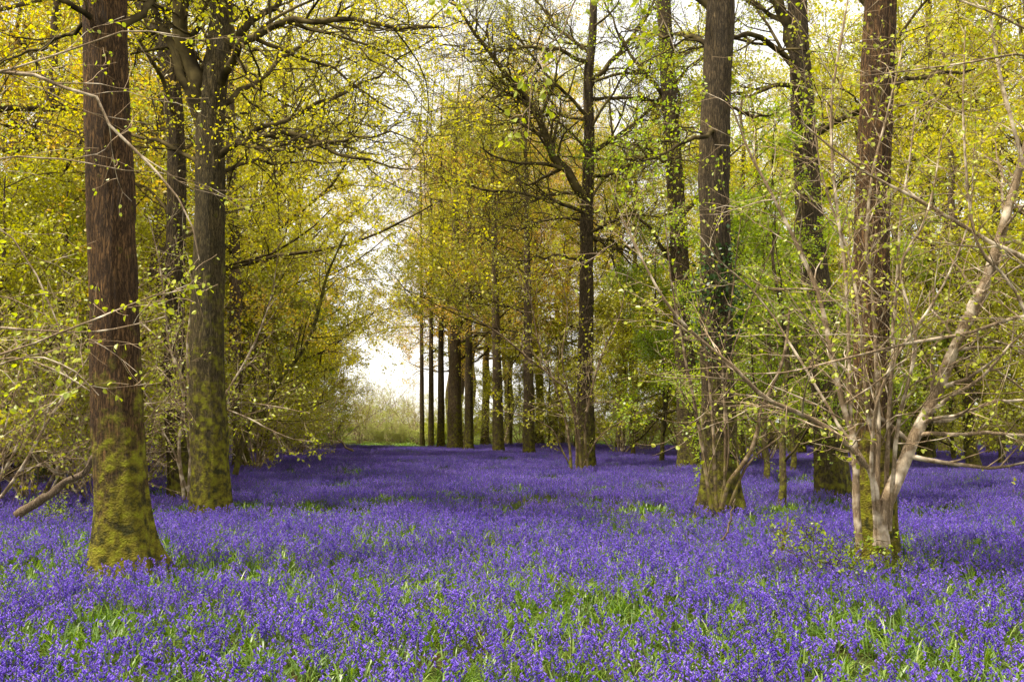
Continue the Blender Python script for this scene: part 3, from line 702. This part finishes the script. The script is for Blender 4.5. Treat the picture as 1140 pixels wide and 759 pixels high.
coppice('hazel_coppice', 'pale bare hazel stems fanning out before the reddish tree on the right', 10.7, (972, 605), [
    ([(957, 608), (953, 560), (953, 519), (949, 485), (936, 447), (923, 384), (911, 325), (891, 278), (861, 217), (835, 170), (815, 120)], .040, .008),
    ([(955, 607), (952, 530), (949, 485), (947, 384), (942, 300), (935, 243), (928, 174), (928, 109), (939, 35), (948, -30)], 0.024, .010),
    ([(974, 607), (977, 540), (978, 469), (976, 384), (970, 300), (967, 278), (974, 196), (991, 122), (1005, 50)], 0.027, .008),
    ([(982, 606, .1), (987, 536, .1), (989, 447), (995, 342), (999, 300), (1002, 243), (1012, 180), (1020, 120)], 0.027, .007),
    ([(978, 606, .2), (974, 520, .2), (964, 440), (958, 360), (950, 320), (942, 280), (915, 200), (905, 130)], 0.027, .006),
    ([(984, 608), (982, 572), (1003, 523), (1020, 485), (1037, 452), (1058, 401), (1075, 363), (1086, 342), (1096, 321), (1117, 261), (1132, 205), (1148, 140)], .076, .034),
    ([(980, 604), (974, 536, -.1), (953, 505, -.2), (928, 481, -.4), (898, 464, -.6), (856, 445, -.8), (822, 414, -.9), (776, 376, -1), (742, 338, -1.1), (721, 300, -1.1), (690, 240, -1)], 0.032, .006),
    ([(1020, 485), (1040, 482, -.1), (1080, 485, -.3), (1140, 485, -.5), (1190, 482, -.5)], .026, .010),
    ([(1037, 469), (1058, 467, .2), (1080, 458, .3), (1105, 450, .4), (1140, 446, .4), (1190, 436, .4)], .026, .010),
    ([(990, 590), (998, 470, -.3), (1015, 380, -.5), (1000, 300, -.5), (1030, 240, -.6), (1050, 150, -.6)], .024, .005),
    ([(983, 596), (965, 520, .2), (930, 470, .4), (880, 390, .6), (840, 330, .7), (800, 290, .7), (770, 250, .7)], .022, .004),
    ([(975, 590), (970, 500, -.2), (985, 420, -.4), (1040, 330, -.5), (1075, 250, -.5), (1085, 160, -.5)], .022, .004)],
    41, n1=5.)
coppice('hazel_bush', 'hazel with long pale branches reaching in from the right edge', 10.2, (1225, 600), [
    ([(1225, 600), (1215, 450), (1185, 330), (1140, 284), (1117, 276), (1048, 237), (1004, 213), (970, 196), (926, 165), (891, 135)], .045, .007),
    ([(1228, 600), (1210, 430), (1180, 365), (1140, 355), (1079, 372), (1016, 384), (953, 399), (881, 414), (826, 416)], .030, .005),
    ([(1230, 600), (1240, 300), (1200, 80), (1135, 28), (1061, -2)], .035, .008),
    ([(1232, 600), (1230, 250), (1180, 90), (1140, 62, -.3), (1080, 70, -.5), (1020, 78, -.6), (960, 85, -.6)], .028, .005),
    ([(1228, 600), (1200, 400, .3), (1150, 200, .3), (1110, 60, .3), (1100, -40, .3)], .030, .012),
    ([(1228, 600), (1190, 480, -.3), (1130, 330, -.3), (1085, 270, -.3), (1070, 150, -.3), (1075, 30, -.3)], .024, .006),
    ([(1220, 600), (1190, 500, .6), (1140, 430, .6), (1085, 400, .6), (1030, 395, .6)], .02, .005)],
    43, leafn=2, leafsize=.045, n1=4.5)
coppice('hazel_shoots', 'thin brown and pale shoots growing round the foot of the dark tree', 16.6, (803, 568), [
    ([(792, 566), (786, 530), (781, 490), (772, 440), (760, 380), (748, 320), (740, 240)], .035, .008),
    ([(798, 566), (795, 520), (792, 470), (788, 425), (780, 360), (770, 300)], .030, .008),
    ([(803, 566), (810, 540), (822, 522), (835, 500), (842, 478), (846, 455), (870, 400), (880, 340)], .045, .018),
    ([(812, 562), (832, 520), (860, 495), (888, 475), (905, 470)], .028, .008),
    ([(806, 566), (808, 480), (806, 400), (815, 330), (825, 240)], .026, .006),
    ([(800, 568), (812, 500), (808, 440), (818, 390), (840, 330), (870, 250)], .022, .006)], 45, leafmat=M['leaf_green'], bark='hazel_brown', n1=3.)
coppice('hazel_clump', 'cluster of thin upright hazel stems between the forked tree and the slimmer tree', 19.2, (212, 556), [
    ([(205, 556), (200, 500), (205, 440), (190, 380), (180, 300), (165, 240)], .035, .007),
    ([(210, 556), (212, 480), (208, 400), (214, 330), (222, 250)], .032, .007),
    ([(214, 556), (218, 500), (210, 440), (196, 400), (160, 360), (110, 320)], .035, .006),
    ([(218, 556), (205, 470), (190, 430), (168, 405), (140, 395)], .026, .006),
    ([(222, 556), (228, 510), (238, 470), (248, 445), (275, 400), (300, 340), (310, 280)], .030, .006),
    ([(218, 554), (220, 480), (240, 454), (275, 463), (298, 476), (327, 488), (352, 492)], .026, .007),
    ([(220, 554), (232, 480, -.5), (262, 450, -1), (300, 452, -1.4), (345, 460, -1.6)], .020, .005),
    ([(212, 554), (190, 500), (172, 470), (160, 440), (130, 410)], .022, .005)], 47, leafsize=.06)
coppice('slanting_sapling', 'young stem slanting up to the right beside the forked tree', 27, (266, 528), [
    ([(262, 528), (273, 482), (294, 453), (313, 419), (336, 390), (350, 355), (362, 310), (385, 260)], .085, .02),
    ([(270, 500), (285, 440), (283, 400), (300, 340), (330, 280)], .05, .01),
    ([(265, 520), (262, 470), (270, 410), (268, 350), (280, 280)], .04, .01)], 48, leafmat=M['leaf_yellow'], bark='bark_far', leafn=4, leafsize=.07, cat='tree', lm=1.8)
coppice('hazel_thicket', 'hazel whose long grey twigs reach in from the left edge', 8.2, (-120, 640), [
    ([(-120, 640), (-115, 300), (-70, 110), (0, 85), (40, 90), (75, 104), (103, 110), (113, 135), (150, 170), (180, 200), (210, 240), (222, 290)], .030, .005),
    ([(-122, 640), (-105, 250), (-60, 100), (0, 82), (60, 62), (100, 48), (145, 34), (200, 40)], .022, .004),
    ([(-118, 640), (-80, 420), (-20, 372), (40, 372), (100, 372), (150, 362), (185, 352)], .018, .004),
    ([(-125, 640), (-90, 480), (-40, 420), (10, 395), (60, 410), (100, 435)], .018, .004),
    ([(-125, 640), (-70, 380), (-10, 260), (30, 290), (60, 350), (75, 390)], .016, .004),
    ([(-120, 640), (-90, 300), (-20, 190), (40, 178), (95, 182), (140, 190)], .016, .004)], 49, leafn=2, leafsize=.04, n1=2.2)
coppice('open_hazel', 'small open multi-stemmed hazel at the foot of the branching tree', 30.5, (640, 528), [
    ([(636, 528), (634, 495), (628, 460), (614, 417), (600, 380), (590, 330), (570, 290)], .045, .012),
    ([(640, 527), (625, 500), (615, 480), (600, 470), (570, 460), (545, 455)], .03, .008),
    ([(648, 525), (638, 448), (614, 420), (586, 398), (555, 372), (521, 352), (497, 342), (470, 345)], .05, .010),
    ([(655, 527), (651, 480), (657, 440), (668, 400), (690, 350), (700, 300)], .045, .01),
    ([(645, 527), (665, 490), (690, 470), (720, 455)], .03, .008),
    ([(642, 527), (640, 470), (625, 400), (630, 340), (610, 270)], .035, .008)], 51, leafmat=M['leaf_olive'], leafn=4, leafsize=.07, lm=2., bark='hazel_brown')

coppice('overhanging_twig', 'drooping twig with a few large fresh leaves hanging in from the top edge', 5.2, (672, -160), [
    ([(672, -160), (655, -40), (640, 10), (622, 40), (604, 58), (592, 95), (588, 150)], .007, .0015),
    ([(672, -158), (690, -60), (725, 0), (745, 38), (752, 60)], .006, .0015), ([(672, -158), (600, -80), (545, -20), (528, 25)], .006, .0015)], 53, leafn=3, leafsize=.042, n1=4, lm=.22, cat='twig')
coppice('hazel_spray', 'leafy hazel twig with bright young leaves crossing before the nearest left trunk', 6.5, (-190, 700), [
    ([(-190, 700), (-120, 500), (-30, 415), (40, 385), (100, 360), (150, 338), (188, 322)], .014, .003), ([(-190, 700), (-120, 520), (-40, 430), (30, 400), (80, 412), (110, 440)], .012, .003),
    ([(-190, 700), (-140, 420), (-60, 340), (0, 330), (50, 350)], .012, .003)], 54, leafn=3, leafsize=.04, n1=2.6, lm=.5, cat='twig')

def dead_branch(label, D, px, ra, rb, seed):
    rg = np.random.default_rng(seed)
    p = pixpath(px, D); q = resample(p, 20); q += np.sin(np.arange(20)[:, None] * np.array([.9, 1.3, 1.1]) + seed) * ra * .45 + rg.normal(size=q.shape) * .008
    r = np.linspace(ra, rb, 20) * (1 + .1 * rg.normal(size=20))
    P1, R1 = spawn(q[None], r[None], 4, rg, t0=.4, ang=.8, lenr=.25, K=5, wob=.15, rr=.35)
    V, Fq = join([tubes(q[None], r[None], 12), tubes(P1, R1, 5)])
    loc = q[0]; o = link('fallen_branch', mesh_np('fallen_branch', V - loc, Fq, mats=[M['dead']]), None, tuple(loc)); o['label'] = label; o['category'] = 'branch'
dead_branch('grey fallen branch propped low behind the nearest left trunk', 14.5, [(22, 572), (45, 556), (66, 543), (82, 532), (100, 518), (118, 500), (130, 488)], .062, .035, 61)
dead_branch('pale dead stick poking out of the bluebells before the dark tree', 12.5, [(805, 600), (812, 585), (815, 568), (818, 556)], .016, .008, 62)
dead_branch('short bare stick standing in bluebells left of the hazel clump', 11.5, [(870, 612), (873, 596), (877, 580)], .014, .006, 63)
dead_branch('thin bleached branch leaning at the far edge of the bluebells', 50, [(393, 503), (382, 494), (374, 485), (374, 478), (384, 468)], .06, .03, 64)
# ------------------------------------------------------------------ the wood on both sides
tA = make_tree('tall yellow-leaved tree in the dense wood on the left', 101, H=19, r0=.28, cs=.14, lmat='leaf_yellow', leafn=7)
tB = make_tree('spreading tree with fresh leaves deep in the wood', 102, H=17, r0=.24, cs=.18, spread=.5, lmat='leaf_yellow', nl=18, leafn=7)
tC = make_tree('tree with copper coloured young leaves and many fine bare twigs', 103, H=20, r0=.30, cs=.3, spread=.42, lmat='leaf_copper', leafn=3, nl=20, tw='twig_pink', l3=7)
tD = make_tree('bare pinkish twigged tree not yet in leaf', 104, H=21, r0=.28, cs=.3, spread=.4, lmat='leaf_copper', leafn=2, tw='twig_pink', nl=22, l3=8, leafsize=.06)
tH = make_tree('high crowned tree with yellow leaves', 107, H=24, r0=.26, cs=.36, spread=.40, lmat='leaf_yellow', nl=20, leafn=7)
tI = make_tree('high crowned bare tree', 108, H=26, r0=.26, cs=.36, spread=.36, lmat='leaf_copper', nl=24, leafn=2, tw='twig_pink', l3=8, leafsize=.07)
tE = make_tree('slim understorey tree with bright green leaves', 105, H=9, r0=.10, cs=.14, spread=.42, lmat='leaf_green', leafn=7, nl=18, nb=6, name='understorey_tree', leafsize=.075)
tF = make_tree('slim understorey tree with layered yellow green leaves', 106, H=8, r0=.09, cs=.1, spread=.5, lmat='leaf_olive', leafn=6, nl=20, nb=6, name='understorey_tree', leafsize=.08, tw='twig_brown')
sA = make_shrub('hazel thicket of thin stems with small fresh leaves', 111, H=5.5, leafn=1, n2=13)
sB = make_shrub('arching hazel thicket with yellow green leaves', 112, H=4.2, ns=11, arch=1.1, lmat='leaf_olive', leafn=4)
sC = make_shrub('low leafy green bush at the wood edge', 113, H=2.6, ns=12, arch=.8, lmat='leaf_green', leafn=7, n2=8, name='leafy_bush', r0=.02)
r_ = random.Random(5)
cnt = 0
def P(t, px, D, s=1., label=None, group=None, lmat=None, sz=None):
    global cnt
    if D > 42 and group in (GL, GR, UL, UR):
        cnt += 1
        if cnt % 4 == 0: return
    c = W(px, 480, D)
    return place(t, c[0], D, r_.random() * 6.28, s, label, group, lmat=lmat, sz=sz)
GL = 'trees of the wood on the left'; GR = 'trees of the wood on the right'; GB = 'trees closing the far end of the wood'
UL = 'understorey of the left wood'; UR = 'understorey of the right wood'
# left wood: tall trees
for px, D, t, s, lm in [(-40, 24, tA, 1, 'leaf_yellow'), (60, 27, tB, 1, 'leaf_copper'), (150, 31, tA, 1., 'leaf_yellow'), (20, 36, tB, 1.1, 'leaf_copper'), (100, 42, tA, 1.1, 'leaf_yellow'), (205, 44, tB, 1.1, 'leaf_yellow'),
                    (285, 46, tA, .95, 'leaf_yellow'), (320, 54, tB, 1., 'leaf_yellow'), (305, 62, tA, 1., 'leaf_yellow'), (305, 74, tB, .9, 'leaf_yellow'), (240, 58, tA, 1.2, 'leaf_olive'), (160, 55, tB, 1.2, 'leaf_yellow'), (60, 56, tA, 1.2, 'leaf_copper'), (-30, 50, tB, 1.2, 'leaf_olive'),
                    (120, 70, tA, 1.3, 'leaf_olive'), (280, 76, tB, 1.1, 'leaf_yellow')]:
    lab = {'leaf_yellow': 'tall tree with bright yellow green leaves in the wood on the left', 'leaf_copper': 'tall tree with orange tinged young leaves in the wood on the left', 'leaf_olive': 'tall olive leaved tree deep in the wood on the left'}[lm]
    P(t, px, D, s, lab, GL, lm)
for i, (px, D, t, s, lm) in enumerate([(0, 19, tF, .8, None), (70, 22, tF, .9, None), (120, 26, tE, .9, 'leaf_olive'), (290, 36, tF, 1., None), (310, 44, tE, .9, 'leaf_olive'), (335, 50, tE, .9, 'leaf_green'), (250, 38, tF, 1., None), (180, 34, tE, 1, 'leaf_olive'),
                      (40, 32, tE, 1., 'leaf_olive'), (352, 58, tF, .9, 'leaf_yellow'), (350, 66, tE, .8, 'leaf_yellow'), (-20, 28, tE, 1, 'leaf_green'), (90, 36, tF, 1.1, None), (150, 44, tE, 1.1, 'leaf_green'), (225, 50, tF, 1.1, None),
                      (270, 56, tE, 1.1, 'leaf_green'), (20, 44, tF, 1.2, None), (100, 54, tE, 1.2, 'leaf_olive'), (310, 62, tF, 1.1, None), (190, 62, tF, 1.2, None), (-10, 62, tE, 1.2, None), (60, 66, tF, 1.2, None), (140, 66, tF, 1.2, None)]):
    P(t, px, D, s, 'slim small tree with layered yellow green leaves under the left wood' if t is tF else 'slim small tree with fuller leaves under the left wood', UL, lm)
for i, (px, D, t, s) in enumerate([(-20, 17, sA, .9), (40, 20, sB, 1.), (80, 23, sA, 1), (110, 19, sA, .8), (160, 26, sB, 1), (20, 26, sA, 1.1), (180, 30, sA, 1), (285, 33, sB, 1), (60, 30, sB, 1.1), (300, 40, sA, 1), (325, 46, sB, 1.1), (120, 34, sB, 1.1),
                      (0, 36, sA, 1.1), (340, 53, sA, 1), (355, 60, sB, 1.1), (240, 46, sB, 1.1), (190, 40, sA, 1.2), (372, 64, sA, 1.), (375, 72, sA, .7), (385, 80, sB, .7), (80, 44, sB, 1.3), (150, 50, sA, 1.3), (20, 50, sB, 1.3), (210, 55, sB, 1.4), (275, 60, sA, 1.3), (100, 60, sA, 1.4), (310, 66, sB, 1.3), (405, 70, sA, .7), (330, 58, sC, 1.), (300, 55, sC, 1.1), (360, 68, sC, 1.)]):
    P(t, px, D, s, {sA: 'upright hazel thicket with thin stems along the left wood', sB: 'arching hazel thicket along the left wood', sC: 'low green bush at the left edge of the bluebells'}[t], UL, None)
# beyond the bluebells, in the bright gap: low scrub, haze painted into its pale leaves
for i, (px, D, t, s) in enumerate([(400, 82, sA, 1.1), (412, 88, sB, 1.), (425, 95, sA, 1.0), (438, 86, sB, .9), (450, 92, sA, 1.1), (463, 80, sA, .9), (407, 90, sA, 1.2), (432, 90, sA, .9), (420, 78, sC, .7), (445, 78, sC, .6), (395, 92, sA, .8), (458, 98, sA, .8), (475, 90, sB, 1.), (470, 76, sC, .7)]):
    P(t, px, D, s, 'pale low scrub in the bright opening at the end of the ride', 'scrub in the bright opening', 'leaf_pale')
# crowns that meet over the far end of the ride
for px, D, t, s, lm in [(272, 60, tH, 1., 'leaf_yellow'), (300, 42, tH, .95, 'leaf_yellow'), (505, 92, tI, 1.1, None), (540, 84, tH, .95, 'leaf_copper'), (560, 88, tI, 1.1, None), (620, 80, tI, 1., None), (300, 92, tH, 1.1, 'leaf_copper'), (522, 96, tI, 1.3, None), (585, 74, tI, 1., None)]:
    P(t, px, D, s, 'distant tree with copper and yellow young leaves framing the bright gap', 'trees framing the bright gap', lm)
# centre-right background
for px, D, t, s, lm in [(520, 84, tC, 1., 'leaf_copper'), (515, 78, tD, 1, None), (540, 70, tC, 1., 'leaf_copper'), (565, 76, tD, 1., None), (600, 66, tC, 1., 'leaf_copper'), (625, 74, tD, 1., None), (655, 62, tC, .95, 'leaf_copper'), (690, 70, tD, 1, None)]:
    P(t, px, D, s, 'tall tree with copper young leaves behind the centre row' if t is tC else 'tall bare pinkish twigged tree behind the centre row', GB, lm)
for px, D, t, s, lm in [(725, 50, tB, 1., 'leaf_olive'), (770, 58, tA, 1., 'leaf_yellow'), (820, 44, tB, 1, 'leaf_yellow'), (860, 54, tA, 1.1, 'leaf_yellow'), (930, 48, tB, 1., 'leaf_yellow'), (990, 40, tA, 1., 'leaf_yellow'), (1050, 52, tB, 1.1, 'leaf_yellow'),
                    (1085, 34, tB, .9, 'leaf_yellow'), (1150, 42, tA, 1.1, 'leaf_yellow'), (1190, 30, tA, 1, 'leaf_yellow'), (1010, 62, tA, 1.2, 'leaf_olive'), (900, 66, tH, 1., 'leaf_yellow'), (765, 62, tH, 1., 'leaf_yellow'), (690, 56, tH, .9, 'leaf_yellow'), (1055, 60, tH, 1., 'leaf_yellow'), (1000, 46, tH, .9, 'leaf_yellow'), (1110, 66, tB, 1.2, 'leaf_olive'), (810, 72, tA, 1.2, 'leaf_olive')]:
    P(t, px, D, s, 'tall yellow green tree in the wood on the right' if lm == 'leaf_yellow' else 'tall olive leaved tree deep in the wood on the right', GR, lm)
for i, (px, D, t, s, lm) in enumerate([(735, 38, tE, .9, 'leaf_green'), (705, 46, tF, 1, None), (760, 46, tF, 1, None), (850, 28, tE, .85, 'leaf_green'), (866, 19.4, tE, .72, 'leaf_green'), (880, 32, tE, .9, 'leaf_green'), (830, 36, tE, .9, 'leaf_green'), (930, 38, tF, 1, None), (1000, 34, tE, .9, 'leaf_green'), (1060, 40, tF, 1., None),
                      (1110, 36, tE, .9, 'leaf_olive'), (1150, 30, tF, .9, None), (680, 56, tF, 1, None), (640, 58, tE, .9, 'leaf_olive'), (610, 60, tF, .9, None), (570, 64, tE, .9, 'leaf_olive'), (535, 66, tF, .9, None), (800, 52, tE, 1.1, None), (880, 50, tF, 1.1, None), (960, 54, tE, 1.1, 'leaf_olive'), (1030, 50, tE, 1.1, 'leaf_green'),
                      (1100, 54, tF, 1.2, None), (1160, 52, tE, 1.2, 'leaf_olive'), (840, 62, tF, 1.1, 'leaf_yellow'), (1000, 66, tF, 1.2, 'leaf_yellow'), (700, 68, tE, 1.1, 'leaf_yellow'), (780, 70, tF, 1.2, 'leaf_yellow')]):
    P(t, px, D, s, 'slim small tree with layered yellow green leaves under the right wood' if t is tF else 'slim small tree with fresh green leaves under the right wood', UR, lm)
for i, (px, D, t, s) in enumerate([(690, 50, sA, 1), (730, 44, sA, 1), (560, 68, sA, 1), (600, 66, sB, 1), (640, 64, sA, 1.), (670, 60, sB, 1), (850, 40, sB, 1), (950, 44, sA, 1), (1010, 46, sA, 1.1), (1075, 44, sB, 1), (1125, 44, sA, 1.1), (1160, 40, sB, 1), (800, 48, sA, 1.1), (760, 54, sB, 1.2),
                      (720, 60, sA, 1.2), (900, 54, sB, 1.2), (1040, 58, sB, 1.2), (1100, 60, sA, 1.3), (980, 60, sB, 1.3), (850, 58, sA, 1.3), (520, 70, sB, .9), (545, 78, sC, 1.1), (490, 74, sC, .9), (610, 74, sC, 1.2), (660, 72, sC, 1.3), (720, 70, sC, 1.4), (780, 64, sC, 1.4), (840, 68, sC, 1.4), (900, 66, sC, 1.4), (960, 68, sC, 1.4), (1020, 66, sC, 1.4), (1080, 68, sC, 1.4), (1130, 66, sC, 1.4), (580, 80, sA, 1.3), (630, 84, sA, 1.4), (690, 80, sB, 1.4)]):
    P(t, px, D, s, {sA: 'upright hazel thicket with thin stems in the right wood', sB: 'arching hazel thicket in the right wood', sC: 'low green bush along the far edge of the bluebells'}[t], UR, 'leaf_hazel' if D > 55 else None)  # far shrubs get lighter leaves, brightness painted in against the canopy shade

# small leafy sprouts at the foot of the hazels
q = W(927, 590, 10.3); sE = make_shrub('knee-high bright green elder sprouts beside the foot of the pale hazel stems', 121, H=1., ns=6, r0=.008, n2=5, n3=2, leafn=3, leafsize=.05, lmat='leaf_green', bark='limb', tw='limb', name='elder_sprout', cat='shrub', arch=.8)
place(sE, q[0] - .1, 10.3, .5, .75)
for px, D, s, lab in [(1006, 10.6, .35, 'small green sprouts right of the foot of the leaning hazel stem'), (60, 15, .6, 'small green sprouts near the fallen branch')]:
    c = W(px, 590, D); place(sE, c[0], D, s * 3, s, lab)
# holly bush
sI = make_shrub('dark glossy evergreen bush in the shade at the left edge', 131, H=3.2, ns=12, r0=.03, n2=9, n3=5, leafn=8, leafsize=.07, lmat='leaf_ivy', bark='limb_dark', tw='limb_dark', name='holly_bush', cat='bush', arch=.2)
c = W(-5, 480, 24); place(sI, c[0], 24, 0, 1.2)
# ivy and epicormic leaves on the dark tree
def ivy(parentname, label, D, cl, seed):
    rg = np.random.default_rng(seed); items = []
    for px, py, rad, n in cl:
        c = W(px, py, D); pts = c + rg.normal(size=(n, 3)) * rad
        Pp = np.stack([pts, pts + rg.normal(size=(n, 3)) * .06], 1); items.append(leaves(Pp, 3, rg, size=.075, spread=.03))
    V = np.concatenate([i[0] for i in items]); r = np.concatenate([i[2] for i in items]); base = W(cl[0][0], cl[0][1], D)
    o = link(parentname, mesh_np(parentname, V - base, np.arange(len(V)).reshape(-1, 4), rnd=r, mats=[M['leaf_ivy']], smooth=False), None, tuple(base)); o['label'] = label; o['category'] = 'ivy'
ivy('ivy', 'dark ivy clinging round the middle of the dark tree trunk', 17.1, [(799, 330, .22, 260), (800, 300, .2, 160), (797, 370, .17, 130), (803, 280, .16, 90), (799, 400, .13, 60)], 5)

# ------------------------------------------------------------------ sky, sun, camera
SUN_EL, SUN_AZ = 64, 245      # azimuth clockwise from +Y (view direction): behind and left of the camera
w = bpy.data.worlds.new('World'); S.world = w; w.use_nodes = True
nt = w.node_tree; nt.nodes.clear()
sky = nt.nodes.new('ShaderNodeTexSky'); sky.sky_type = 'NISHITA'; sky.sun_disc = False
sky.sun_elevation = math.radians(SUN_EL); sky.sun_rotation = math.radians(SUN_AZ)
mx = nt.nodes.new('ShaderNodeMix'); mx.data_type = 'RGBA'; mx.inputs[0].default_value = .75; mx.inputs[7].default_value = (13.2, 12.7, 11.9, 1)
nt.links.new(sky.outputs[0], mx.inputs[6])
bg = nt.nodes.new('ShaderNodeBackground'); bg.inputs[1].default_value = .076
wo = nt.nodes.new('ShaderNodeOutputWorld'); nt.links.new(mx.outputs[2], bg.inputs[0]); nt.links.new(bg.outputs[0], wo.inputs[0])
sd = bpy.data.lights.new('sun', 'SUN'); sd.energy = 4.8; sd.angle = math.radians(3.0); sd.color = (1, .93, .80)
so = bpy.data.objects.new('sun', sd); COL.objects.link(so)
el, az = math.radians(SUN_EL), math.radians(SUN_AZ)
dv = Vector((math.sin(az) * math.cos(el), math.cos(az) * math.cos(el), math.sin(el)))
so.rotation_euler = dv.to_track_quat('Z', 'Y').to_euler(); so.location = dv * 50
cd = bpy.data.cameras.new('camera'); cam = bpy.data.objects.new('camera', cd); COL.objects.link(cam)
cd.sensor_width = 36; cd.lens = 36 * F / 1140; cd.clip_end = 3000; cd.clip_start = .05
cam.location = (0, 0, CAMZ); cam.rotation_euler = (PI / 2 + TH, 0, 0)
S.camera = cam
S.view_settings.view_transform = 'Standard'; S.view_settings.look = 'None'; S.view_settings.exposure = .97; S.view_settings.gamma = 1
cy = S.cycles
cy.max_bounces = 4; cy.diffuse_bounces = 3; cy.transmission_bounces = 3; cy.glossy_bounces = 1; cy.transparent_max_bounces = 2
cy.use_denoising = True; cy.use_adaptive_sampling = True; cy.adaptive_threshold = .02
cy.sample_clamp_indirect = 6
S.render.use_persistent_data = False
